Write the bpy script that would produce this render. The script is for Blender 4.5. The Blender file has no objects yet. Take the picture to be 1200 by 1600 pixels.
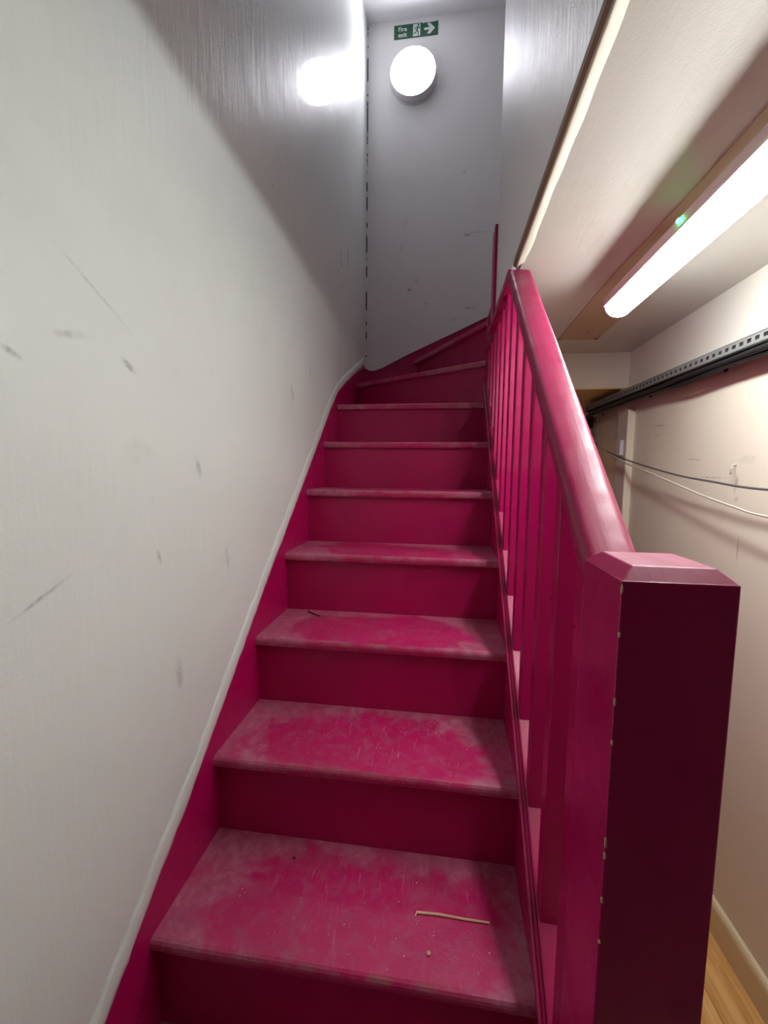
import bpy, bmesh, math, random
from mathutils import Vector, Matrix, noise
random.seed(7)
SC = bpy.context.scene
COL = SC.collection

# ------------------------------------------------------------------ camera, world, exposure
def cam_axes(yaw, pitch, roll):
    cy, sy, cp, sp = math.cos(yaw), math.sin(yaw), math.cos(pitch), math.sin(pitch)
    f = Vector((sy*cp, cy*cp, sp)); r = Vector((cy, -sy, 0)); u = r.cross(f)
    cr, sr = math.cos(roll), math.sin(roll)
    return cr*r + sr*u, cr*u - sr*r, f
_r, _u, _f = cam_axes(math.radians(-7.635), math.radians(-5.341), math.radians(0.577))
cam_d = bpy.data.cameras.new('camera'); cam = bpy.data.objects.new('camera', cam_d); COL.objects.link(cam)
cam.matrix_world = Matrix(((_r.x, _u.x, -_f.x, 0.513), (_r.y, _u.y, -_f.y, -0.623), (_r.z, _u.z, -_f.z, 1.070), (0, 0, 0, 1)))
cam_d.sensor_fit = 'VERTICAL'; cam_d.sensor_height = 24.0; cam_d.lens = 24.0*645.895/1600
cam_d.clip_start = 0.02
SC.camera = cam
w = bpy.data.worlds.new('world'); SC.world = w; w.use_nodes = True
bg = w.node_tree.nodes['Background']; bg.inputs[0].default_value = (0.9, 0.9, 1.0, 1); bg.inputs[1].default_value = 0.02
TUBE_STRENGTH = 40.0
ROUND_STRENGTH = 24.0
TUBE_COL = (0.965, 1.0, 0.97, 1)
ROUND_COL = (0.93, 0.92, 1.0, 1)
vs = SC.view_settings
vs.view_transform = 'Standard'; vs.look = 'None'; vs.gamma = 1.0; vs.use_curve_mapping = False; vs.exposure = 0.42

# ------------------------------------------------------------------ material helpers
def srgb(r, g, b):
    def c(v):
        v /= 255.0
        return v/12.92 if v <= 0.04045 else ((v+0.055)/1.055)**2.4
    return (c(r), c(g), c(b), 1)
class NT:
    def __init__(s, name):
        s.m = bpy.data.materials.new(name); s.m.use_nodes = True
        s.t = s.m.node_tree; s.n = s.t.nodes; s.b = s.n['Principled BSDF']
        s.out = s.n['Material Output']
    def node(s, t, **kw):
        n = s.n.new(t)
        for k, v in kw.items(): setattr(n, k, v)
        return n
    def link(s, a, b): s.t.links.new(a, b)
    def val(s, sock, v):
        if hasattr(v, 'is_linked') or isinstance(v, bpy.types.NodeSocket): s.link(v, sock)
        else: sock.default_value = v
    def coord(s):
        if not hasattr(s, '_c'): s._c = s.node('ShaderNodeTexCoord').outputs['Object']
        return s._c
    def mapping(s, vec, loc=(0,0,0), rot=(0,0,0), scale=(1,1,1), t='POINT'):
        n = s.node('ShaderNodeMapping', vector_type=t)
        s.link(vec, n.inputs[0]); n.inputs[1].default_value = loc; n.inputs[2].default_value = rot; n.inputs[3].default_value = scale
        return n.outputs[0]
    def noise(s, vec, scale, detail=4, rough=0.6, dist=0.0):
        n = s.node('ShaderNodeTexNoise'); s.link(vec, n.inputs['Vector'])
        n.inputs['Scale'].default_value = scale; n.inputs['Detail'].default_value = detail
        n.inputs['Roughness'].default_value = rough; n.inputs['Distortion'].default_value = dist
        return n.outputs[0]
    def ramp(s, f, a, b, lo=0.0, hi=1.0):
        n = s.node('ShaderNodeMapRange', interpolation_type='SMOOTHSTEP')
        s.link(f, n.inputs[0])
        for i, v in enumerate((a, b, lo, hi)): n.inputs[i+1].default_value = v
        return n.outputs[0]
    def math(s, op, a, b=0.0):
        n = s.node('ShaderNodeMath', operation=op); s.val(n.inputs[0], a); s.val(n.inputs[1], b)
        return n.outputs[0]
    def mix(s, f, a, b):
        n = s.node('ShaderNodeMix', data_type='RGBA')
        s.val(n.inputs[0], f); s.val(n.inputs[6], a); s.val(n.inputs[7], b)
        return n.outputs[2]
    def bump(s, h, strength, dist=0.002, normal=None):
        n = s.node('ShaderNodeBump'); n.inputs['Strength'].default_value = strength; n.inputs['Distance'].default_value = dist
        s.link(h, n.inputs['Height'])
        if normal is not None: s.link(normal, n.inputs['Normal'])
        return n.outputs[0]
    def set(s, **kw):
        for k, v in kw.items(): s.val(s.b.inputs[k], v)
        return s.m

def wall_mat(name, base, dirt, rough=0.35, marks=(), streak='z', bumpk=0.35, spec=0.5, cracks=None, zones=None, coat=0.0, sk=0.7):
    """painted plaster with rolled texture, vague grime and the individual scuffs the photograph shows.
       marks: (centre xyz, axis rotation euler, radii xyz, strength)"""
    m = NT(name); c = m.coord()
    warp = m.noise(c, 9.0, 3)
    big = m.ramp(m.noise(c, 2.3, 4), 0.48, 0.75, 0, 0.22)
    col = m.mix(big, base, dirt)
    if zones:
        for (axis, a, b, zc) in zones:
            sx = m.node('ShaderNodeSeparateXYZ'); m.link(c, sx.inputs[0])
            f = m.ramp(sx.outputs[axis], a, b)
            col = m.mix(f, col, zc)
    small = m.ramp(m.noise(c, 26.0, 5), 0.66, 0.80, 0, 0.25)
    col = m.mix(small, col, dirt)
    tot = None
    brk = m.ramp(m.noise(c, 45.0, 5, 0.75), 0.30, 0.72)
    for (ctr, rot, rad, st) in marks:
        v = m.mapping(c, loc=ctr, rot=rot, scale=rad, t='TEXTURE')
        ln = m.node('ShaderNodeVectorMath', operation='LENGTH'); m.link(v, ln.inputs[0])
        f = m.ramp(ln.outputs['Value'], 1.05, 0.2, 0, st)
        tot = f if tot is None else m.math('MAXIMUM', tot, f)
    if tot is not None:
        col = m.mix(m.math('MULTIPLY', tot, brk), col, (0.06, 0.05, 0.045, 1))
    if cracks:
        axis, at, wdt = cracks
        sx = m.node('ShaderNodeSeparateXYZ'); m.link(c, sx.inputs[0])
        d = m.math('ABSOLUTE', m.math('SUBTRACT', sx.outputs[axis], at))
        f = m.math('MULTIPLY', m.ramp(d, wdt, wdt*0.4), m.ramp(m.noise(m.mapping(c, scale=(1, 1, 0.9)), 17.0, 2), 0.47, 0.53))
        col = m.mix(f, col, (0.02, 0.018, 0.016, 1))
    sc = {'z': (1, 1, 0.12), 'y': (1, 0.12, 1), 'n': (1, 1, 1)}[streak]
    h1 = m.noise(m.mapping(c, scale=sc), 55.0, 4, 0.6)
    h2 = m.noise(c, 240.0, 2, 0.5)
    h3 = m.noise(c, 5.0, 2)
    h = m.math('ADD', m.math('MULTIPLY', h1, sk), m.math('ADD', m.math('MULTIPLY', h2, 0.35), m.math('MULTIPLY', h3, 3.0)))
    soft = m.math('ADD', m.math('MULTIPLY', h1, 0.5), m.math('MULTIPLY', h3, 1.0))
    return m.set(**{'Base Color': col, 'Roughness': rough, 'Normal': m.bump(h, bumpk, 0.0022), 'Specular IOR Level': spec,
                    'Coat Weight': coat, 'Coat Roughness': 0.08, 'Coat Normal': m.bump(soft, bumpk*0.3, 0.002)})

MAG = srgb(178, 6, 88)
def paint_mat(name, base=MAG, rough=0.34, wear=0.12, bumpk=0.12, grain=(1, 1, 0.08), coat=0.0):
    m = NT(name); c = m.coord()
    v = m.ramp(m.noise(c, 6.0, 4), 0.35, 0.7)
    col = m.mix(v, base, tuple(x*0.94 for x in base[:3])+(1,))
    sp = m.ramp(m.noise(c, 48.0, 4, 0.7), 0.70, 0.80, 0, wear)
    col = m.mix(sp, col, srgb(196, 120, 140))
    h = m.math('ADD', m.noise(m.mapping(c, scale=grain), 60.0, 3), m.math('MULTIPLY', m.noise(c, 130.0, 2), 0.3))
    rr = m.ramp(m.noise(c, 14.0, 3), 0.3, 0.7, rough*0.8, rough*1.3)
    return m.set(**{'Base Color': col, 'Roughness': rr, 'Normal': m.bump(h, bumpk, 0.0012), 'Coat Weight': coat, 'Coat Roughness': 0.2})

def tread_mat():
    m = NT('worn magenta tread paint'); c = m.coord()
    oi = m.node('ShaderNodeObjectInfo').outputs['Random']
    off = m.node('ShaderNodeCombineXYZ'); m.link(m.math('MULTIPLY', oi, 17.0), off.inputs[0]); m.link(m.math('MULTIPLY', oi, 9.0), off.inputs[2])
    ad = m.node('ShaderNodeVectorMath', operation='ADD'); m.link(c, ad.inputs[0]); m.link(off.outputs[0], ad.inputs[1]); p = ad.outputs[0]
    n1 = m.noise(p, 6.5, 4, 0.6, 0.6); n2 = m.noise(p, 34.0, 5, 0.7, 0.6); n3 = m.noise(p, 4.0, 3)
    # foot-worn middle of the tread (object origin is at the nosing's left end)
    v = m.mapping(c, loc=(0.36, 0.095, 0), scale=(0.32, 0.17, 1.0), t='TEXTURE')
    ln = m.node('ShaderNodeVectorMath', operation='LENGTH'); m.link(v, ln.inputs[0])
    d = m.math('ADD', ln.outputs['Value'], m.math('MULTIPLY', m.math('SUBTRACT', n1, 0.5), 1.5))
    worn = m.ramp(d, 1.05, 0.70)
    dusty = m.mix(m.ramp(n2, 0.35, 0.7), srgb(182, 80, 118), srgb(196, 114, 140))
    bright = m.mix(m.ramp(n2, 0.42, 0.75), srgb(194, 28, 98), srgb(184, 72, 116))
    col = m.mix(worn, dusty, bright)
    # grey-brown grime where boots land
    g = m.math('MULTIPLY', m.ramp(m.noise(p, 7.0, 6, 0.75, 1.2), 0.50, 0.72), m.ramp(ln.outputs['Value'], 1.25, 0.5, 0, 0.5))
    col = m.mix(g, col, srgb(172, 104, 118))
    # fine scratches
    scr = m.noise(m.mapping(p, rot=(0, 0, 0.55), scale=(1, 0.10, 1)), 130.0, 2, 0.5)
    scr2 = m.noise(m.mapping(p, rot=(0, 0, -0.85), scale=(1, 0.12, 1)), 120.0, 2, 0.5)
    sc = m.math('MAXIMUM', m.ramp(scr, 0.66, 0.76, 0, 0.30), m.ramp(scr2, 0.66, 0.76, 0, 0.30))
    col = m.mix(m.math('MULTIPLY', sc, m.ramp(ln.outputs['Value'], 1.3, 0.6)), col, srgb(226, 140, 165))
    # worn-through nosing edge
    sx = m.node('ShaderNodeSeparateXYZ'); m.link(c, sx.inputs[0])
    ex = m.math('ABSOLUTE', m.math('SUBTRACT', sx.outputs[0], 0.37))
    edge = m.math('MULTIPLY', m.ramp(sx.outputs[1], 0.014, 0.002), m.ramp(ex, 0.32, 0.10))
    top = m.ramp(sx.outputs[2], -0.016, -0.006)
    edge = m.math('MULTIPLY', m.math('MULTIPLY', edge, top), m.ramp(m.noise(p, 22.0, 5, 0.7), 0.42, 0.62, 0, 0.7))
    col = m.mix(edge, col, srgb(164, 114, 112))
    fl = m.ramp(m.noise(p, 150.0, 1, 0.4), 0.775, 0.80, 0, 0.7)
    col = m.mix(fl, col, srgb(225, 180, 185))
    rough = m.ramp(worn, 0, 1, 0.55, 0.36)
    h = m.math('ADD', m.math('MULTIPLY', n2, 1.0), m.noise(p, 200.0, 2))
    return m.set(**{'Base Color': col, 'Roughness': rough, 'Normal': m.bump(h, 0.3, 0.0015)})

def simple(name, col, rough=0.5, metal=0.0, nscale=40.0, var=0.15, bumpk=0.1):
    m = NT(name); c = m.coord()
    f = m.noise(c, nscale, 4)
    cc = m.mix(f, col, tuple(x*(1-var) for x in col[:3])+(1,))
    return m.set(**{'Base Color': cc, 'Roughness': rough, 'Metallic': metal, 'Normal': m.bump(f, bumpk, 0.001)})
def emit(name, col, s):
    m = NT(name)
    return m.set(**{'Base Color': (0.8, 0.8, 0.8, 1), 'Emission Color': col, 'Emission Strength': s, 'Roughness': 0.4})
def floor_mat():
    m = NT('honey laminate'); c = m.coord()
    oi = m.node('ShaderNodeObjectInfo').outputs['Random']
    off = m.node('ShaderNodeCombineXYZ'); m.link(m.math('MULTIPLY', oi, 13.0), off.inputs[0]); m.link(m.math('MULTIPLY', oi, 29.0), off.inputs[1])
    ad = m.node('ShaderNodeVectorMath', operation='ADD'); m.link(c, ad.inputs[0]); m.link(off.outputs[0], ad.inputs[1]); p = ad.outputs[0]
    g = m.noise(m.mapping(p, scale=(1, 0.09, 1)), 34.0, 5, 0.65, 0.6)
    col = m.mix(m.ramp(g, 0.3, 0.72), srgb(232, 184, 118), srgb(196, 140, 78))
    kn = m.ramp(m.noise(m.mapping(p, scale=(1, 0.4, 1)), 9.0, 3), 0.66, 0.78, 0, 0.5)
    col = m.mix(kn, col, srgb(150, 96, 54))
    return m.set(**{'Base Color': col, 'Roughness': 0.35, 'Normal': m.bump(g, 0.08, 0.001)})

X90 = math.pi/2
DIRT = srgb(170, 168, 160)
def markL(y, z, ry, rz, ang, st): return ((0, y, z), (ang, 0, 0), (100.0, ry, rz), st)
M = {}
M['wall_left'] = wall_mat('white gloss wall paint', srgb(230, 236, 232), srgb(205, 204, 197), 0.42, spec=0.24, sk=1.0, marks=[
    markL(-0.10, 1.255, .045, .007, 0.25, .55), markL(0.006, 1.240, .022, .008, -0.5, .7), markL(-0.184, 1.209, .018, .006, -0.4, .6),
    markL(0.302, 0.865, .012, .035, 0.2, .55), markL(0.105, 0.672, .014, .045, 0.1, .45), markL(0.06, 0.913, .006, .02, 0.3, .5),
    markL(0.964, 1.46, .007, .03, 0.0, .6), markL(0.764, 1.337, .02, .04, 0.5, .5), markL(-0.162, 0.908, .06, .004, 0.4, .5),
    markL(0.193, 1.079, .012, .03, 0.3, .4), markL(1.47, 2.12, .010, .07, 0.25, .85), markL(1.40, 2.28, .045, .010, -0.6, .7),
    markL(1.62, 2.20, .009, .11, -0.22, .9), markL(1.40, 2.02, .006, .03, 0, .9), markL(1.50, 2.00, .006, .03, 0, .8),
    markL(0.621, 1.907, .010, .006, 0, .9), markL(0.02, 1.10, .05, .03, 0, .12), markL(-0.05, 1.33, .10, .004, -0.5, .25)],
    bumpk=0.45, coat=0.10)
def markB(x, z, rx, rz, ang, st): return ((x, 0, z), (0, ang, 0), (rx, 100.0, rz), st)
M['wall_back'] = wall_mat('white stairwell paint', srgb(238, 236, 236), srgb(208, 202, 200), 0.4, marks=[
    markB(0.65, 2.56, .035, .012, 0, .95), markB(0.70, 2.57, .09, .006, 0, .5), markB(0.29, 2.245, .018, .014, 0.5, .9), markB(0.335, 2.30, .02, .014, 0.5, .85),
    markB(0.68, 2.12, .05, .010, 0, .8), markB(0.40, 2.157, .012, .008, 0, .7), markB(0.26, 2.66, .02, .04, 0, .22), markB(0.24, 2.5, .01, .05, 0.2, .2),
    markB(0.58, 2.05, .03, .012, 0, .3), markB(0.62, 2.93, .012, .006, 0, .6)],
    bumpk=0.3, cracks=(0, 0.011, 0.006))
M['wall_upper'] = wall_mat('glossy white wall paint', srgb(236, 235, 236), srgb(212, 209, 209), 0.45, bumpk=0.6, sk=1.2, spec=0.35)
M['wall_right'] = wall_mat('cream wall paint', srgb(230, 221, 205), srgb(200, 186, 164), 0.5, marks=[
    markL(1.195, 1.272, .06, .006, 0, .75), markL(1.189, 1.233, .05, .007, 0, .45), markL(0.943, 1.128, .05, .004, 0.1, .6), markL(0.85, 1.067, .11, .004, 0, .55),
    markL(0.781, 0.16, .03, .012, 0, .3), markL(0.724, 1.004, .01, .01, 0, .7), markL(0.73, 1.045, .01, .035, 0.2, .45), markL(0.69, 1.12, .05, .02, 0, .18), markL(0.70, 0.86, .006, .05, 0, .4), markL(1.1, 1.0, .03, .006, 0, .3)],
    streak='n', bumpk=0.25, zones=[(2, 1.40, 1.46, srgb(232, 229, 220))])
M['ceiling'] = wall_mat('white ceiling paint', srgb(208, 204, 197), srgb(190, 183, 173), 0.42, streak='y', bumpk=0.35)
M['ceiling_up'] = wall_mat('white upper ceiling paint', srgb(236, 235, 238), srgb(212, 210, 212), 0.35, streak='n')
M['bulkhead'] = wall_mat('off white bulkhead paint', srgb(222, 214, 202), srgb(200, 188, 168), 0.5, streak='n')
M['soffit'] = wall_mat('yellowed paint', srgb(222, 192, 136), srgb(190, 160, 108), 0.5, streak='n')
M['patch'] = wall_mat('bare tan board', srgb(190, 164, 138), srgb(160, 132, 106), 0.6, streak='y')
M['skirting'] = wall_mat('cream skirting paint', srgb(222, 204, 166), srgb(186, 164, 124), 0.4, streak='y')
M['bead'] = wall_mat('cream filler', srgb(196, 192, 178), srgb(180, 160, 130), 0.5, streak='y')
M['arris'] = simple('bare brown edge', srgb(140, 120, 100), 0.7)  # even brown tone, darker than the filler bead beside it
M['lip'] = wall_mat('white filler edge', srgb(230, 234, 230), srgb(196, 195, 186), 0.4, streak='n', bumpk=0.8)
M['paint'] = paint_mat('magenta gloss paint', wear=0.0)
M['paint_rail'] = paint_mat('magenta gloss rail paint', base=srgb(160, 14, 78), rough=0.42, wear=0.0, bumpk=0.5, grain=(1, 0.1, 0.1), coat=0.0)
M['riser'] = paint_mat('magenta riser paint', rough=0.42, wear=0.0, grain=(0.1, 1, 1))
M['tread'] = tread_mat()
M['floor'] = floor_mat()
M['joint'] = simple('dark floor joint', srgb(60, 42, 26), 0.8)
M['tube'] = emit('lit tube diffuser', TUBE_COL, TUBE_STRENGTH)
M['round'] = emit('lit round diffuser', ROUND_COL, ROUND_STRENGTH)
M['led'] = emit('green led', (0.02, 1.0, 0.22, 1), 16.0)
M['white_plastic'] = simple('white plastic', srgb(225, 222, 226), 0.4)
M['batten'] = simple('white batten enamel', srgb(222, 210, 208), 0.4)
M['steel'] = simple('grey slotted steel', srgb(150, 152, 150), 0.45, 0.35, 60)
M['black'] = simple('black cable sheath', srgb(26, 26, 28), 0.5)
M['greycable'] = simple('grey cable', srgb(92, 92, 96), 0.5)
M['whitecable'] = simple('off white cable', srgb(206, 200, 188), 0.5)
M['wood'] = simple('pale bare wood', srgb(240, 206, 168), 0.6)
M['screw'] = simple('dark steel screw', srgb(70, 66, 64), 0.35, 0.8)
M['crumb'] = simple('pale plaster crumb', srgb(222, 176, 150), 0.8)
M['green'] = simple('sign green', srgb(0, 88, 56), 0.35)
M['signwhite'] = simple('sign white', srgb(225, 232, 228), 0.35)
M['door'] = wall_mat('pale cream panel paint', srgb(236, 220, 182), srgb(206, 186, 146), 0.4, streak='n')

# ------------------------------------------------------------------ mesh helpers
def link(name, bm, mat, parent=None, loc=None, bevel=0.0, seg=2, smooth=False):
    bmesh.ops.recalc_face_normals(bm, faces=bm.faces)
    me = bpy.data.meshes.new(name); bm.to_mesh(me); bm.free()
    me.materials.append(mat)
    o = bpy.data.objects.new(name, me); COL.objects.link(o)
    if parent is not None: o.parent = parent
    if loc is not None: o.location = loc
    if bevel:
        b = o.modifiers.new('bevel', 'BEVEL'); b.width = bevel; b.segments = seg; b.limit_method = 'ANGLE'; b.angle_limit = math.radians(40)
    if smooth:
        for p in me.polygons: p.use_smooth = True
    return o
def smooth_angle(o, deg):
    me = o.data
    for p in me.polygons: p.use_smooth = True
    bm = bmesh.new(); bm.from_mesh(me)
    for e in bm.edges:
        e.smooth = len(e.link_faces) == 2 and e.calc_face_angle(0) < math.radians(deg)
    bm.to_mesh(me); bm.free(); return o
def thing(name, label, cat, loc=(0, 0, 0), group=None):
    o = bpy.data.objects.new(name, None); COL.objects.link(o); o.location = loc
    return tag(o, label, cat, group)
def tag(o, label, cat, group=None):
    o['label'] = label; o['category'] = cat
    if group: o['group'] = group
    return o
def struct(o, label=None, cat=None):
    o['kind'] = 'structure'
    if label: o['label'] = label
    if cat: o['category'] = cat
    return o
def box(bm, a, b):
    x0, y0, z0 = a; x1, y1, z1 = b
    v = [bm.verts.new(c) for c in ((x0,y0,z0),(x1,y0,z0),(x1,y1,z0),(x0,y1,z0),(x0,y0,z1),(x1,y0,z1),(x1,y1,z1),(x0,y1,z1))]
    for f in ((0,3,2,1),(4,5,6,7),(0,1,5,4),(1,2,6,5),(2,3,7,6),(3,0,4,7)): bm.faces.new([v[i] for i in f])
    return bm
def bx(a, b): return box(bmesh.new(), a, b)
def prism(bm, A, B):
    """two matching loops of points -> closed solid"""
    n = len(A); va = [bm.verts.new(p) for p in A]; vb = [bm.verts.new(p) for p in B]
    bm.faces.new(va); bm.faces.new(list(reversed(vb)))
    for i in range(n):
        j = (i+1) % n; bm.faces.new((va[i], vb[i], vb[j], va[j]))
    return bm
def tube_bm(pts, r, seg=8, bm=None, caps=True):
    bm = bm or bmesh.new(); rings = []
    n = len(pts)
    for i, p in enumerate(pts):
        p = Vector(p); a = Vector(pts[max(i-1, 0)]); b = Vector(pts[min(i+1, n-1)])
        t = (b-a).normalized(); up = Vector((0, 0, 1)) if abs(t.z) < 0.9 else Vector((1, 0, 0))
        s = t.cross(up).normalized(); u = s.cross(t)
        rr = r[i] if isinstance(r, (list, tuple)) else r
        rings.append([bm.verts.new(p + rr*(math.cos(k*2*math.pi/seg)*s + math.sin(k*2*math.pi/seg)*u)) for k in range(seg)])
    for a, b in zip(rings, rings[1:]):
        for k in range(seg): bm.faces.new((a[k], a[(k+1) % seg], b[(k+1) % seg], b[k]))
    if caps: bm.faces.new(rings[0]); bm.faces.new(list(reversed(rings[-1])))
    return bm
def smooth_path(P, n=6):
    out = []
    P = [Vector(p) for p in P]
    Q = [P[0]*2-P[1]] + P + [P[-1]*2-P[-2]]
    for i in range(1, len(Q)-2):
        for k in range(n):
            t = k/n; a, b, c, d = Q[i-1:i+3]
            out.append(0.5*((2*b)+(c-a)*t+(2*a-5*b+4*c-d)*t*t+(3*b-a-3*c+d)*t**3))
    out.append(P[-1]); return out

# ------------------------------------------------------------------ stair geometry (metres)
K = 0.018
YS = [0.0, 0.227, 0.461, 0.696, 0.932, 1.168, 1.403]
ZS = [0.206, 0.403, 0.600, 0.800, 1.005, 1.206, 1.406]
def xr(y): return 0.690 + K*y
def pitch(y): return 0.206 + 0.853*y
FL = -0.317
CEIL = 1.645
XR = 1.381
YB = 2.16
YF = -0.80
TOPZ = 3.825
LEFT_TOP = [(-0.36, -0.01), (-0.112, 0.201), (-0.036, 0.264), (0.024, 0.315), (0.12, 0.388), (0.273, 0.521), (0.539, 0.755), (0.917, 1.068), (1.035, 1.168), (1.129, 1.247),
            (1.245, 1.348), (1.394, 1.459), (1.567, 1.544), (1.864, 1.671), (2.079, 1.765), (YB, 1.795)]
BACK_TOP = [(0.0, 1.765), (0.03, 1.748), (0.066, 1.744), (0.12, 1.762), (0.298, 1.848), (0.544, 1.954), (0.782, 2.06), (1.381, 2.33)]

# ------------------------------------------------------------------ structure
# floor with laminate planks
fl = struct(link('floor', bx((-0.10, YF, FL-0.05), (XR, YB+0.0, FL-0.012)), M['joint']))
pw = 0.165; x = -0.06; i = 0
plank_meshes = {}
while x < XR - 0.002:
    x1 = min(x+pw-0.0015, XR-0.001); y = YF - 0.02 - (i*0.43) % 1.1
    while y < YB:
        y0 = max(y, YF); y1 = min(y+1.2-0.0015, YB)
        if y1 - y0 > 0.05:
            link('plank', bx((x, y0, FL-0.012), (x1, y1, FL)), M['floor'], fl)
        y += 1.2
    x += pw; i += 1

# left wall: plaster face at x=0.008, proud of the stair string; bottom edge runs along the string
bot = LEFT_TOP
poly = [(YF, FL), (-0.36, FL)] + bot + [(YB+0.05, 1.80), (YB+0.05, TOPZ+0.05), (YF, TOPZ+0.05)]
wl = struct(link('wall_left', prism(bmesh.new(), [(-0.07, y, z) for y, z in poly], [(0.008, y, z) for y, z in poly]), M['wall_left']))
# rounded, uneven plaster lip along the bottom edge
bm = bmesh.new(); rows = []
def along(pl, n):
    L = [0]
    for a, b in zip(pl, pl[1:]): L.append(L[-1]+math.hypot(b[0]-a[0], b[1]-a[1]))
    for k in range(n+1):
        d = L[-1]*k/n
        for i in range(len(pl)-1):
            if d <= L[i+1] or i == len(pl)-2:
                t = (d-L[i])/(L[i+1]-L[i]); a, b = pl[i], pl[i+1]
                yield a[0]+(b[0]-a[0])*t, a[1]+(b[1]-a[1])*t, Vector((b[0]-a[0], b[1]-a[1])).normalized(); break
for (y, z, t) in along(bot[:-1], 170):
    nrm = Vector((-t.y, t.x)); j = noise.noise(Vector((y*22, z*22, 0))); j2 = noise.noise(Vector((y*60, z*60, 5)))
    e = 0.004*j + 0.0022*j2; wd = 0.030 + 0.006*j
    prof = [(-0.004, 0.0), (0.002, -e-0.003), (0.0088+0.001*j2, 0.001-e), (0.0095, 0.010), (0.0112+0.0006*j, wd*0.75), (0.0098, wd), (0.0075, wd+0.02)]
    rows.append([bm.verts.new((px, y + nrm.x*d, z + nrm.y*d)) for px, d in prof])
for a, b in zip(rows, rows[1:]):
    for k in range(len(a)-1): bm.faces.new((a[k], a[k+1], b[k+1], b[k]))
    bm.faces.new((a[-1], a[0], b[0], b[-1]))
bm.faces.new(rows[0]); bm.faces.new(list(reversed(rows[-1])))
link('plaster_lip', bm, M['lip'], wl, smooth=True)

# back wall of the stairwell (and of the corridor below the flight)
poly = BACK_TOP + [(1.45, 2.33), (1.45, TOPZ+0.05), (-0.07, TOPZ+0.05), (-0.07, 1.765)]
wb = struct(link('wall_back', prism(bmesh.new(), [(x, YB-0.008, z) for x, z in poly], [(x, YB+0.07, z) for x, z in poly]), M['wall_back']))
struct(link('wall_far', bx((0.76, YB+0.001, FL), (1.45, YB+0.07, 1.55)), M['wall_right']))
# upper wall over the balustrade
wu = struct(link('wall_right_upper', bx((0.700, YF, CEIL+0.003), (0.80, 0.985, TOPZ+0.05)), M['wall_upper']))
struct(link('ceiling.001', bx((-0.07, YF, TOPZ), (1.45, YB+0.07, TOPZ+0.05)), M['ceiling_up']), )
# corridor
struct(link('ceiling', bx((0.722, YF, CEIL), (XR+0.07, 1.50, CEIL+0.05)), M['ceiling']))
wr = struct(link('wall_right', bx((XR, YF, FL), (XR+0.07, YB+0.07, 2.6)), M['wall_right']))
struct(link('wall_bulkhead', bx((0.80, 1.500, 1.484), (XR, 1.56, CEIL+0.05)), M['bulkhead']))
struct(link('ceiling.002', bx((0.80, 1.501, 1.478), (XR, YB, 1.4835)), M['soffit']))
struct(link('wall_right_top', bx((XR, YF, 2.6), (XR+0.07, YB+0.07, TOPZ+0.05)), M['wall_back']))
# baseboard with a rounded top
prof = [(XR, FL), (XR-0.016, FL), (XR-0.016, FL+0.078), (XR-0.014, FL+0.088), (XR-0.009, FL+0.095), (XR, FL+0.097)]
struct(link('baseboard_right', prism(bmesh.new(), [(x, YF, z) for x, z in prof], [(x, 1.42, z) for x, z in prof]), M['skirting']))
# arris strip and filler bead where the upper wall meets the corridor ceiling
bm = bmesh.new(); rows = []
for k in range(61):
    y = YF + (0.60-YF)*k/60; j = noise.noise(Vector((y*9, 0, 3)))
    rows.append([bm.verts.new(c) for c in ((0.6985, y, CEIL+0.004), (0.6985, y, CEIL-0.009+0.001*j), (0.7045+0.001*j, y, CEIL-0.012+0.0015*j), (0.7045, y, CEIL+0.004))])
for a, b in zip(rows, rows[1:]):
    for k in range(4): bm.faces.new((a[k], a[(k+1) % 4], b[(k+1) % 4], b[k]))
bm.faces.new(rows[0]); bm.faces.new(list(reversed(rows[-1])))
tr = struct(link('trim_1', bm, M['arris']))
bm = bmesh.new(); rows = []
for k in range(61):
    y = YF + (0.60-YF)*k/60; j = noise.noise(Vector((y*11, 2, 7)))
    rows.append([bm.verts.new(c) for c in ((0.7045, y, CEIL+0.01), (0.7043, y, CEIL-0.012+0.0015*j), (0.710, y, CEIL-0.012+0.001*j), (0.719+0.002*j, y, CEIL-0.005), (0.732+0.004*j, y, CEIL+0.001))])
for a, b in zip(rows, rows[1:]):
    for k in range(5): bm.faces.new((a[k], a[(k+1) % 5], b[(k+1) % 5], b[k]))
bm.faces.new(rows[0]); bm.faces.new(list(reversed(rows[-1])))
link('filler_bead', bm, M['bead'], tr, smooth=True)
# bare patch on the corridor ceiling beside the batten
A = [(1.004, YF), (1.004, 0.35), (0.992, 0.70), (0.996, 1.282), (1.160, 1.292), (1.150, 0.7), (1.150, YF)]
pt = struct(link('trim_2', prism(bmesh.new(), [(x, y, CEIL-0.002) for x, y in A], [(x, y, CEIL+0.004) for x, y in A]), M['patch']))
for (hx, hy, hr) in ((1.003, 1.274, .006), (1.152, 1.278, .008), (1.09, 1.19, .004), (1.10, 1.17, .003), (1.155, 1.25, .004)):
    link('nail_hole', tube_bm([(hx, hy, CEIL-0.0028), (hx, hy, CEIL+0.001)], hr, 8), M['black'], pt)
# pilaster on the corridor wall under the bulkhead
struct(link('trim_3', bx((XR-0.024, 1.43, FL), (XR+0.01, 1.535, 1.478)), M['bulkhead'], bevel=0.003))
struct(link('trim_4', bx((XR-0.030, 1.41, FL), (XR+0.01, 1.428, 1.37)), M['wall_right'], bevel=0.003))
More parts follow.
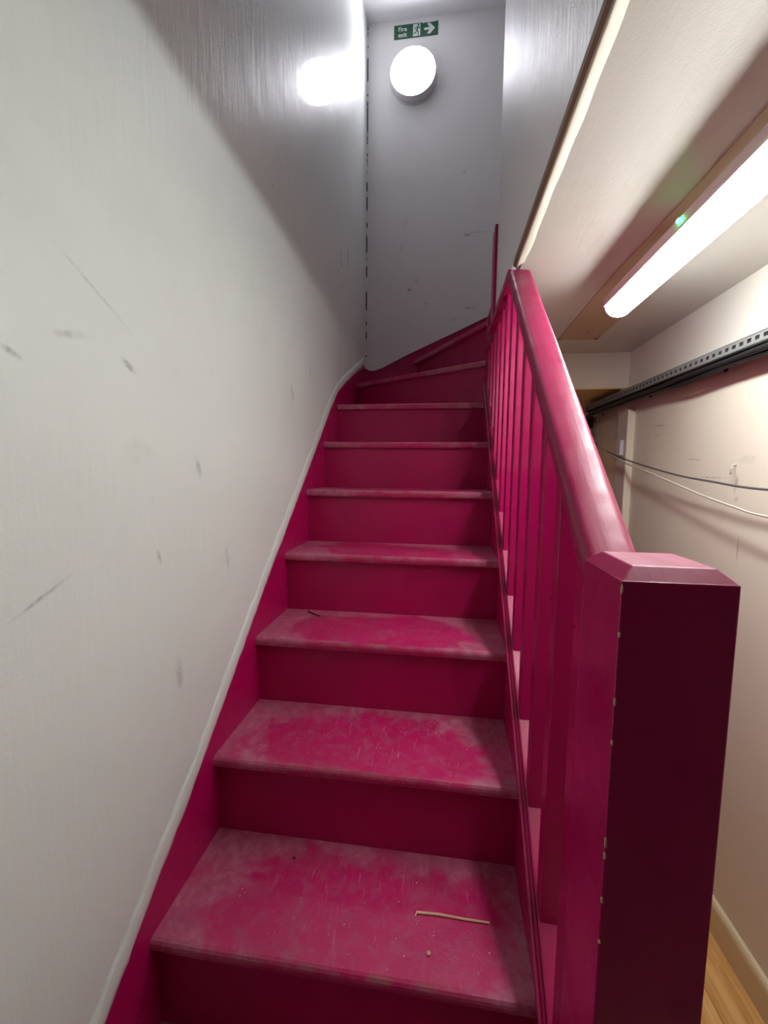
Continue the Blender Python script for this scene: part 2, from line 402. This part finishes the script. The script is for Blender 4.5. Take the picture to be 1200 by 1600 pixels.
# low cream panel in the recess, with the wall boards above
dr = struct(link('door_1', bx((XR-0.012, 1.535, FL), (XR+0.01, 1.895, 1.245)), M['door'], bevel=0.003))
link('frame_strip', bx((XR-0.016, 1.897, FL), (XR+0.004, 1.912, 1.40)), M['arris'], dr)
struct(link('trim_5', bx((XR-0.03, 1.915, FL), (XR+0.01, 2.155, 1.345)), M['skirting'], bevel=0.003))

# ------------------------------------------------------------------ staircase
st = thing('staircase', 'magenta painted wooden staircase with worn dusty treads turning right at the top', 'staircase', (0.35, -0.2, FL))
ORG = Vector((0.35, -0.2, FL))
def part(name, bm, mat, parent, origin=None, **kw):
    """mesh given in world coordinates -> child of an Empty at ORG/parent location; origin = local origin kept for the texture"""
    o = link(name, bm, mat, None, **kw)
    org = Vector(origin) if origin is not None else Vector((0, 0, 0))
    if origin is not None: o.data.transform(Matrix.Translation(-org))
    o.parent = parent; o.location = org - parent.location
    return o
def tread_bm(y0, y1, z, x0=0.0):
    bm = bmesh.new(); T = 0.026
    # rounded nosing, slightly dished front edge
    prof = [(y1, -T), (y0+0.006, -T), (y0+0.001, -T+0.005), (y0, -T*0.5), (y0+0.001, -0.007), (y0+0.004, -0.0025), (y0+0.010, 0.0), (y1, 0.0)]
    N = 14; rows = []
    for k in range(N+1):
        t = k/N
        row = []
        for (y, dz) in prof:
            xx = x0 + (xr(y)-x0)*t
            wear = 0.0022*math.exp(-((t-0.55)/0.28)**2) + 0.0012*noise.noise(Vector((t*9, z*7, 0)))
            fy = wear if y < y0+0.005 else 0
            fz = -0.6*wear if (dz > -0.01 and y < y0+0.02) else 0
            row.append(bm.verts.new((xx, y+fy, z+dz+fz)))
        rows.append(row)
    n = len(prof)
    for a, b in zip(rows, rows[1:]):
        for k in range(n): bm.faces.new((a[k], a[(k+1) % n], b[(k+1) % n], b[k]))
    bm.faces.new(rows[0]); bm.faces.new(list(reversed(rows[-1])))
    return bm
ys = [-0.47, -0.235] + YS + [1.64]
zs = [-0.155, 0.006] + ZS
for i in range(len(zs)):
    y0, z = ys[i], zs[i]
    if i < len(zs)-1:
        y1 = ys[i+1] + 0.024
        part('tread', tread_bm(y0, y1, z), M['tread'], st, (0, y0, z))
    zlow = zs[i-1] if i else FL
    bm = prism(bmesh.new(), [(0, y0+0.022, zlow-0.002), (xr(y0), y0+0.022, zlow-0.002), (xr(y0), y0+0.022, z-0.026), (0, y0+0.022, z-0.026)],
               [(0, y0+0.036, zlow-0.002), (xr(y0), y0+0.036, zlow-0.002), (xr(y0), y0+0.036, z-0.026), (0, y0+0.036, z-0.026)])
    part('riser', bm, M['riser'], st, (0, y0, z))
# winders
def slab(P, z0, z1): return prism(bmesh.new(), [(x, y, z0) for x, y in P], [(x, y, z1) for x, y in P])
def band(a, b, off, th, z0, z1):
    """upright board under the nosing line a-b, set back by off"""
    d = (Vector(b)-Vector(a)).normalized(); n = Vector((-d.y, d.x))
    P = [Vector(a)+n*off, Vector(b)+n*off, Vector(b)+n*(off+th), Vector(a)+n*(off+th)]
    return slab([(p.x, p.y) for p in P], z0, z1)
Z8, Z9, Z10 = 1.606, 1.806, 2.006
a7 = (0.0, 1.403); b7 = (xr(1.403), 1.403)
a8, b8 = (0.0, 1.874), (0.719, 1.423)
a9, b9 = (0.324, YB), (0.722, 1.481)
part('tread', slab([a7, b7, (0.722, 1.45), (0.0, 1.91)], 1.380, 1.406), M['tread'], st, (0, 1.403, 1.406), bevel=0.006, seg=3)
part('tread', slab([a8, b8, (0.724, 1.52), (0.36, YB), (0.0, YB)], Z8-0.026, Z8), M['tread'], st, (0, 1.65, Z8), bevel=0.006, seg=3)
part('riser', band(a8, b8, 0.022, 0.014, 1.404, Z8-0.026), M['riser'], st, (0, 1.65, Z8))
part('tread', slab([a9, b9, (0.80, 1.481), (0.80, YB)], Z9-0.026, Z9), M['tread'], st, (0.3, 1.5, Z9), bevel=0.006, seg=3)
part('riser', band(a9, b9, 0.022, 0.014, Z8-0.002, Z9-0.026), M['riser'], st, (0.3, 1.5, Z9))
part('tread', bx((0.772, 1.49, Z10-0.026), (1.05, YB, Z10)), M['tread'], st, (0.75, 1.49, Z10), bevel=0.006, seg=3)
part('riser', bx((0.790, 1.49, Z9-0.002), (0.802, YB, Z10-0.026)), M['riser'], st, (0.75, 1.49, Z10))
# strings
P = [(-0.36, FL)] + LEFT_TOP + [(YB, 1.2), (0.9, FL)]
P = [(y, z+(0.004 if 0 < i < len(LEFT_TOP)+1 else 0)) for i, (y, z) in enumerate(P)]
part('wall_string', prism(bmesh.new(), [(-0.035, y, z) for y, z in P], [(0.0, y, z) for y, z in P]), M['paint'], st)
P = BACK_TOP + [(1.381, 1.6), (0.0, 1.4)]
part('back_string', prism(bmesh.new(), [(x, YB, z+0.004) for x, z in P], [(x, YB+0.03, z+0.004) for x, z in P]), M['paint'], st)
def ridge(ya, yb, offs, m=M['paint'], name='outer_string'):
    """sloping moulding: offs = list of (dx from xr(y), dz from the nosing line)"""
    return prism(bmesh.new(), [(xr(ya)+dx, ya, pitch(ya)+dz) for dx, dz in offs], [(xr(yb)+dx, yb, pitch(yb)+dz) for dx, dz in offs])
part('outer_string', ridge(-0.20, 1.43, [(0.0, -0.26), (0.032, -0.26), (0.032, 0.074), (0.0, 0.074)]), M['paint'], st)

# ------------------------------------------------------------------ balustrade
ba = thing('balustrade', 'magenta balustrade with square balusters, rounded handrail and thick square newel post', 'balustrade', (0.705, -0.228, FL))
part('base_rail', ridge(-0.186, 1.43, [(-0.011, 0.070), (-0.011, 0.086), (-0.007, 0.089), (-0.0065, 0.085), (-0.005, 0.0895), (-0.001, 0.0965), (-0.0005, 0.0925), (0.001, 0.097), (0.0035, 0.099), (0.037, 0.099), (0.043, 0.092), (0.043, 0.070)]), M['paint_rail'], ba)
def hr_x(y): return 0.7015 + 0.024*(y+0.14)
def hr_z(y): return 0.974 + 0.853*(y+0.14)
BS = 0.031
def baluster(y):
    x0 = 0.694 + K*y
    ztop = min(hr_z(y)-0.020, 1.640) if y < 0.68 else 1.632
    ztop2 = min(hr_z(y+BS)-0.020, 1.640) if y < 0.68 else 1.632
    zb, zb2 = pitch(y)+0.097, pitch(y+BS)+0.097
    V = [(x0, y, zb), (x0+BS, y, zb), (x0+BS, y+BS, zb2), (x0, y+BS, zb2)]
    W_ = [(x0, y, ztop), (x0+BS, y, ztop), (x0+BS, y+BS, ztop2), (x0, y+BS, ztop2)]
    return prism(bmesh.new(), V, W_)
for k in range(-1, 12):
    part('baluster', baluster(0.028 + 0.121*k), M['paint'], ba, (0.70, 0.03+0.121*k, 0.5), bevel=0.0025)
# handrail, rounded top with a fillet below
hp = [(-0.017, -0.034), (-0.017, -0.026), (-0.0255, -0.0225), (-0.0285, -0.017), (-0.0295, -0.010), (-0.0295, 0.003)]
hp += [(-0.0295+0.013*(1-math.cos(t*X90/5)), 0.003+0.016*math.sin(t*X90/5)) for t in range(1, 6)]
hp += [(-0.009, 0.0205), (0.0, 0.021)]
hp = hp + [(-x_, z_) for x_, z_ in reversed(hp[:-1])]
ya = -0.186
ends = []
A = [(hr_x(ya)+dx, ya, hr_z(ya)+dz) for dx, dz in hp]
yb = 0.640
B = []
for dx, dz in hp:
    ymax = -0.14 + (CEIL-0.0165-0.974-dz)/0.853      # cut level where it dies into the arris
    y = min(yb+0.03, ymax) ; B.append((hr_x(y)+dx, y, hr_z(y)+dz))
smooth_angle(part('handrail', prism(bmesh.new(), A, B), M['paint_rail'], ba, (0.7, 0, 1.1)), 32)
# newel post
NX0, NX1, NY0, NY1 = 0.661, 0.749, -0.272, -0.184
nw = part('newel_post', bx((NX0, NY0, FL), (NX1, NY1, 0.9855)), M['paint'], ba, (NX0, NY0, 0.5), bevel=0.0015)
bm = prism(bmesh.new(), [(NX0, NY0, 0.9845), (NX1, NY0, 0.9845), (NX1, NY1, 0.9845), (NX0, NY1, 0.9845)],
           [(NX0+0.012, NY0+0.012, 0.996), (NX1-0.012, NY0+0.012, 0.996), (NX1-0.012, NY1-0.012, 0.996), (NX0+0.012, NY1-0.012, 0.996)])
cap = link('newel_cap', bm, M['paint_rail'], None, bevel=0.0012); cap.data.transform(Matrix.Translation(-Vector((NX0, NY0, 0.5)))); cap.parent = nw
# chips of bare wood on the newel's near left arris
def blob(c, r, seed, sub=1):
    bm = bmesh.new(); bmesh.ops.create_icosphere(bm, subdivisions=sub, radius=1)
    for v in bm.verts:
        k = 1+0.35*noise.noise(v.co*2.2+Vector((seed, 0, 0)))
        v.co = Vector(c)+Vector((v.co.x*r[0]*k, v.co.y*r[1]*k, v.co.z*r[2]*k))
    return bm
for i, (z, h) in enumerate(((0.978, .005), (0.94, .003), (0.882, .0045), (0.846, .003), (0.755, .007), (0.742, .004), (0.70, .004), (0.66, .003))):
    c = link('bare_wood_chip', blob((0.0006, 0.0006, z-0.5), (0.0012, 0.0012, h), i), M['wood'], nw, smooth=True)
    c['label'] = 'pale bare wood showing through chipped paint'
# board under the upper wall, its end post and the turn newel
part('soffit_board', slab([(0.692, 0.645), (0.735, 0.645), (0.745, 0.84), (0.80, 0.86), (0.80, 1.13), (0.692, 1.13)], 1.625, CEIL+0.006), M['paint_rail'], ba, (0.69, 0.6, 1.62), bevel=0.002)
part('soffit_board', bx((0.713, 1.131, 1.630), (0.80, 1.404, 1.72)), M['paint_rail'], ba, (0.71, 1.13, 1.62), bevel=0.002)
part('end_post', bx((0.690, 0.986, 1.640), (0.80, 1.060, 1.965)), M['paint'], ba, (0.69, 1, 1.6), bevel=0.003)
part('turn_newel', bx((0.719, 1.405, 1.10), (0.80, 1.480, 1.80)), M['paint'], ba, (0.72, 1.42, 1.2), bevel=0.003)

# ------------------------------------------------------------------ round bulkhead lamp
LX, LZ = 0.297, 3.480
lamp = thing('round_wall_lamp', 'round white bulkhead lamp glowing on the back wall under the exit sign', 'lamp', (LX, YB-0.008, LZ))
def lathe(prof, seg=48):
    bm = bmesh.new(); rows = []
    for (r, d) in prof:
        if r < 1e-6: rows.append([bm.verts.new((0, -d, 0))])
        else: rows.append([bm.verts.new((r*math.cos(2*math.pi*k/seg), -d, r*math.sin(2*math.pi*k/seg))) for k in range(seg)])
    for a, b in zip(rows, rows[1:]):
        for k in range(seg):
            j = (k+1) % seg
            if len(a) == 1: bm.faces.new((a[0], b[k], b[j]))
            elif len(b) == 1: bm.faces.new((a[k], a[j], b[0]))
            else: bm.faces.new((a[k], a[j], b[j], b[k]))
    return bm
link('base_ring', lathe([(0, 0.0), (0.146, 0.0), (0.146, 0.007), (0.142, 0.010), (0, 0.010)]), M['white_plastic'], lamp, smooth=False)
link('housing', lathe([(0.138, 0.009), (0.142, 0.012), (0.143, 0.050), (0.141, 0.058), (0.137, 0.060), (0.130, 0.056), (0.128, 0.009)]), M['white_plastic'], lamp, smooth=True)
link('diffuser', lathe([(0.1285, 0.050), (0.1345, 0.0605), (0.128, 0.064), (0.10, 0.067), (0.05, 0.069), (0, 0.0695)]), M['round'], lamp, smooth=True)

# ------------------------------------------------------------------ fire exit sign
SX0, SX1, SZ0, SZ1 = 0.174, 0.441, 3.717, 3.793
sg = thing('fire_exit_sign', 'green fire exit sign with running figure and right arrow high on back wall', 'sign', ((SX0+SX1)/2, YB-0.008, (SZ0+SZ1)/2))
W2, H2 = (SX1-SX0)/2, (SZ1-SZ0)/2
link('sign_board', bx((-W2, -0.003, -H2), (W2, 0.0, H2)), M['green'], sg)
def flat(name, polys, y0, y1, mat):
    bm = bmesh.new()
    for P in polys: prism(bm, [(x, y0, z) for x, z in P], [(x, y1, z) for x, z in P])
    return link(name, bm, mat, sg)
def S(u, v): return (-W2 + u*2*W2, H2 - v*2*H2)      # u right 0..1, v down 0..1
flat('doorway_panel', [[S(.435, .06), S(.60, .06), S(.60, .94), S(.435, .94)]], -0.0034, -0.003, M['signwhite'])
flat('arrow', [[S(.69, .42), S(.805, .42), S(.755, .13), S(.825, .13), S(.93, .5), S(.825, .87), S(.755, .87), S(.805, .58), S(.69, .58)]], -0.0034, -0.003, M['signwhite'])
flat('scraped_edge', [[S(.62, .0), S(.97, .0), S(.93, .06), S(.84, .045), S(.80, .10), S(.74, .04), S(.66, .07)]], -0.0034, -0.003, M['signwhite'])
def limb(a, b, wd=.05):
    a = Vector(S(*a)); b = Vector(S(*b)); d = (b-a).normalized(); n = Vector((-d.y, d.x))*wd*H2
    return [tuple(a+n), tuple(b+n), tuple(b-n), tuple(a-n)]
hc = S(.556, .16)
figure = [[(hc[0]+0.0058*math.cos(t*math.pi/6), hc[1]+0.0058*math.sin(t*math.pi/6)) for t in range(12)],
          limb((.548, .27), (.522, .52), .11), limb((.545, .28), (.490, .34), .06), limb((.492, .32), (.472, .48), .055),
          limb((.553, .28), (.585, .40), .06), limb((.584, .39), (.603, .34), .05),
          limb((.522, .50), (.552, .66), .075), limb((.550, .64), (.556, .90), .06), limb((.556, .88), (.575, .90), .045),
          limb((.520, .50), (.496, .70), .075), limb((.498, .69), (.450, .76), .06)]
for k, P in enumerate(figure):
    pass
flat('running_figure', figure, -0.0039, -0.0034, M['green'])
def text_mesh(name, s, size, cx, cz):
    cu = bpy.data.curves.new(name, 'FONT'); cu.body = s; cu.size = size; cu.extrude = 0.0004; cu.offset = 0.0006; cu.align_x = 'LEFT'
    tmp = bpy.data.objects.new(name, cu); COL.objects.link(tmp)
    dg = bpy.context.evaluated_depsgraph_get(); me = bpy.data.meshes.new_from_object(tmp.evaluated_get(dg))
    bpy.data.objects.remove(tmp); bpy.data.curves.remove(cu)
    me.transform(Matrix.Translation((cx, -0.0034, cz)) @ Matrix.Rotation(X90, 4, 'X'))
    me.materials.clear(); me.materials.append(M['signwhite'])
    o = bpy.data.objects.new(name, me); COL.objects.link(o); o.parent = sg
    return o
text_mesh('lettering', 'Fire', 0.034, S(.095, 0)[0], S(0, .47)[1])
text_mesh('lettering', 'exit', 0.034, S(.095, 0)[0], S(0, .88)[1])

# ------------------------------------------------------------------ tube batten in the corridor
TX, TY0, TY1 = 1.024, -0.27, 0.735
bt = thing('batten_light', 'long lit white tube batten on the corridor ceiling with green indicator', 'lamp', (TX, (TY0+TY1)/2, CEIL-0.002))
def ext(name, prof, y0, y1, mat, smooth=False):
    bm = prism(bmesh.new(), [(x, y0, z) for x, z in prof], [(x, y1, z) for x, z in prof])
    o = link(name, bm, mat, None, smooth=False); o.data.transform(Matrix.Translation(-bt.location)); o.parent = bt
    return o
zt = CEIL-0.002
zb = zt-0.042; zd = zt-0.076
ext('body', [(TX-0.034, zb), (TX-0.0385, zb-0.006), (TX-0.0385, zb-0.024), (TX-0.0365, zd), (TX+0.0365, zd), (TX+0.0385, zb-0.024), (TX+0.0385, zb-0.006), (TX+0.034, zb)], TY0, TY1-0.004, M['batten'])
ext('side_ridge', [(TX-0.0384, zb-0.022), (TX-0.0415, zb-0.026), (TX-0.0415, zd+0.001), (TX-0.0370, zd+0.001)], TY0, TY1-0.004, M['batten'])
ext('side_ridge', [(TX+0.0384, zb-0.022), (TX+0.0415, zb-0.026), (TX+0.0415, zd+0.001), (TX+0.0370, zd+0.001)], TY0, TY1-0.004, M['batten'])
for yy in (0.0, 0.46): ext('mounting_clip', [(TX+0.020, zt), (TX+0.012, zb-0.001), (TX+0.03, zb-0.001), (TX+0.03, zt)], yy, yy+0.03, M['batten'])
arc = [(TX+0.036*math.cos(math.pi+math.pi*k/14), zd+0.030*math.sin(math.pi+math.pi*k/14)) for k in range(15)]
ext('diffuser', arc, TY0+0.012, TY1-0.006, M['tube'])
capp = [(TX-0.034, zb), (TX-0.0385, zb-0.006), (TX-0.0385, zd)] + [(TX+0.0365*math.cos(math.pi+math.pi*k/14), zd+0.0305*math.sin(math.pi+math.pi*k/14)) for k in range(15)] + [(TX+0.0385, zd), (TX+0.0385, zb-0.006), (TX+0.034, zb)]
ext('end_cap', capp, TY0-0.002, TY0+0.012, M['batten']); ext('end_cap', capp, TY1-0.006, TY1, M['batten'])
led = link('indicator_led', blob((TX-0.042-bt.location.x, 0.340-bt.location.y, -0.056), (0.004, 0.006, 0.005), 1, 2), M['led'], bt, smooth=True)
led['label'] = 'small green glowing indicator'

# ------------------------------------------------------------------ slotted rail on the corridor wall
RXX = 1.310
rail = thing('slotted_rail', 'long grey slotted steel rail fixed high along the cream corridor wall', 'rail', (RXX, 0.8, 1.45))
def rz(y): return 1.4368 + 0.0105*(y-0.556)
pit = 0.0287; bm = bmesh.new(); y = -0.40; yend = 1.863
zB, zC, zD = -0.0160, -0.0055, 0.0
n = int((yend-y)/pit)
def q(y0, y1, d0, d1):
    f = [(RXX, y0, rz(y0)+d0), (RXX, y1, rz(y1)+d0), (RXX, y1, rz(y1)+d1), (RXX, y0, rz(y0)+d1)]
    bk = [(x+0.002, yy, z) for x, yy, z in f]; prism(bm, f, bk)
for k in range(n):
    a = y+k*pit; b = a+pit; s0 = a+0.0062; s1 = b-0.0062
    q(a, b, zC, zD); q(a, b, -0.0205, zB); q(a, s0, zB, zC); q(s1, b, zB, zC)
part('slotted_web', bm, M['steel'], rail)
def strip(name, prof, y0, y1, mat):
    return part(name, prism(bmesh.new(), [(x, y0, rz(y0)+d) for x, d in prof], [(x, y1, rz(y1)+d) for x, d in prof]), mat, rail)
strip('top_lip', [(RXX-0.0015, 0.0), (RXX-0.0015, 0.0035), (RXX+0.006, 0.0035), (RXX+0.006, 0.0)], y, yend, M['steel'])
strip('groove_lip', [(RXX-0.0012, -0.0245), (RXX-0.0012, -0.0218), (RXX+0.004, -0.0218), (RXX+0.004, -0.0245)], y, yend, M['steel'])
strip('lower_flange', [(RXX+0.0005, -0.0295), (RXX+0.0005, -0.0246), (RXX+0.0705, -0.0246), (RXX+0.0705, -0.0295)], y, yend, M['black'])
strip('back_plate', [(RXX+0.0035, -0.0245), (RXX+0.0035, -0.0005), (RXX+0.0705, -0.0005), (RXX+0.0705, -0.0245)], y, yend, M['black'])
# black cable bundle slung beneath the rail
def bundle(dx, dz, r, seed, sag=0.0):
    P = []; yy = -0.4
    while yy < 1.84:
        P.append((RXX+dx+0.004*noise.noise(Vector((yy*3, seed, 0))), yy, rz(yy)+dz + 0.002*noise.noise(Vector((yy*4, seed, 3))) - sag*math.exp(-((yy-0.92)/0.10)**2)))
        yy += 0.06
    P += [(RXX+dx+0.01, 1.87, rz(1.93)+dz-0.012), (RXX+dx+0.02, 1.89, rz(1.95)+dz-0.035), (RXX+dx+0.024, 1.90, rz(1.95)+dz-0.07)]
    return P
for i, (dx, dz, r, sg_) in enumerate(((0.007, -0.040, .0085, 0.0), (0.027, -0.041, .0095, 0.0), (0.014, -0.052, .006, .009))):
    c = link('black_cable', tube_bm(bundle(dx, dz, r, i*7, sg_), r, 8), M['black'], None, smooth=True)
    tag(c, ['thick black cable along the front underside of the slotted rail', 'thick black cable at the back of the bundle under the slotted rail', 'thinner black cable sagging lowest beneath the slotted rail'][i], 'cable', 'black cables under the rail')

# ------------------------------------------------------------------ loose wires across the corridor wall
def wire(name, pts, r, mat, label):
    o = link(name, tube_bm(smooth_path(pts, 6), r, 8), mat, smooth=True); return tag(o, label, 'cable', 'loose wires across the corridor wall')
wire('hanging_wire', [(1.372, 1.95, 1.345), (1.323, 1.82, 1.284), (1.323, 1.626, 1.209), (1.323, 1.337, 1.141), (1.323, 0.963, 1.079), (1.323, 0.75, 1.056), (1.323, 0.526, 1.039), (1.33, 0.1, 1.04), (1.379, -0.4, 1.10)], 0.0032, M['greycable'], 'dark grey wire, upper of two slung across the cream corridor wall')
wire('hanging_wire', [(1.370, 1.90, 1.30), (1.326, 1.70, 1.235), (1.323, 1.541, 1.185), (1.323, 1.355, 1.130), (1.323, 1.147, 1.088), (1.323, 0.918, 1.04), (1.323, 0.775, 1.010), (1.323, 0.632, 0.986), (1.323, 0.518, 0.972), (1.33, 0.1, 0.955), (1.379, -0.4, 1.0)], 0.0032, M['whitecable'], 'off white wire, lower of two slung across the cream corridor wall')
# hooks
def hook(y, z, s, label):
    P = [(XR+0.001, y, z+0.010*s), (XR-0.010*s, y, z+0.008*s), (XR-0.014*s, y-0.004*s, z-0.006*s), (XR-0.018*s, y-0.010*s, z-0.014*s), (XR-0.024*s, y-0.018*s, z-0.012*s), (XR-0.026*s, y-0.022*s, z+0.002*s)]
    return tag(link('wall_hook', tube_bm(smooth_path(P, 4), 0.0022*s, 8), M['whitecable'], smooth=True), label, 'hook', 'hooks on the corridor wall')
hook(0.735, 1.095, 1.1, 'bent metal hook on the corridor wall above the grey wire, nearer the camera')
hook(1.247, 1.095, 0.8, 'small metal hook on the corridor wall by the wires, farther from the camera')
for (y, z, r) in ((0.817, 1.402, .011), (1.28, 1.405, .009)):
    o = link('fixing_hole', tube_bm([(XR-0.0012, y, z), (XR+0.004, y, z)], r, 7), M['black'], wr)
link('fixing_hole', tube_bm([(XR-0.0012, 1.796, 1.398), (XR+0.004, 1.796, 1.398)], 0.010, 7), M['black'], wr)
o = link('white_spot', bx((XR-0.040, 1.452, 1.165), (XR-0.024, 1.50, 1.235)), M['white_plastic'], bevel=0.002)  # small raised white box marking a bright spot on the pilaster
tag(o, 'small white plate on the pilaster in the corridor recess', 'spot')

# ------------------------------------------------------------------ bits lying on the treads
P = [Vector((0.484, 0.112, 0.2075)), Vector((0.487, 0.119, 0.2082)), Vector((0.53, 0.121, 0.2084)), Vector((0.58, 0.1195, 0.2082)), Vector((0.627, 0.1195, 0.2082))]
tag(link('wooden_stick', tube_bm(P, [.0014, .0022, .0022, .002, .0018], 6), M['wood']), 'thin pale wooden stick with a bent end lying on the lowest tread', 'stick')
sc = thing('screw', 'small dark screw lying on the left of the third tread up', 'screw', (0.10, 0.675, 0.6022))
link('shank', tube_bm([(-0.012, 0.012, 0.0), (0.03, -0.018, -0.0002), (0.036, -0.022, 0)], [.002, .0018, .0004], 6), M['screw'], sc)
link('head', tube_bm([(-0.0145, 0.0137, 0.0016), (-0.0115, 0.0117, 0.0005)], [.0042, .0022], 8), M['screw'], sc)
tag(link('plaster_crumb', blob((0.512, 0.052, 0.2078), (.0048, .0045, .003), 3), M['crumb']), 'pale crumb on the lowest tread in front of the wooden stick', 'crumb')
tag(link('grey_pebble', blob((0.208, 0.197, 0.2085), (.0035, .004, .003), 9), M['screw']), 'tiny dark pebble at the back of the lowest tread', 'pebble')
bm = bmesh.new()
for k in range(60):
    i = random.choice((0, 0, 0, 1, 1, 2)); x = random.uniform(0.06, 0.62); y = YS[i]+random.uniform(0.02, 0.215); s = random.uniform(0.0006, 0.0016)
    b2 = bmesh.new(); bmesh.ops.create_icosphere(b2, subdivisions=0, radius=1) if False else bmesh.ops.create_cone(b2, segments=5, radius1=1, radius2=0.4, depth=1.2, cap_ends=True)
    me = bpy.data.meshes.new('t'); b2.transform(Matrix.Translation((x, y, ZS[i]+s*0.5)) @ Matrix.Rotation(random.random()*6, 4, 'Z') @ Matrix.Diagonal((s*random.uniform(1, 2.2), s, s*0.8, 1)))
    b2.to_mesh(me); b2.free(); bm.from_mesh(me); bpy.data.meshes.remove(me)
o = link('grit', bm, M['crumb']); o['kind'] = 'stuff'; o['label'] = 'pale specks of grit scattered over the lower treads'; o['category'] = 'grit'
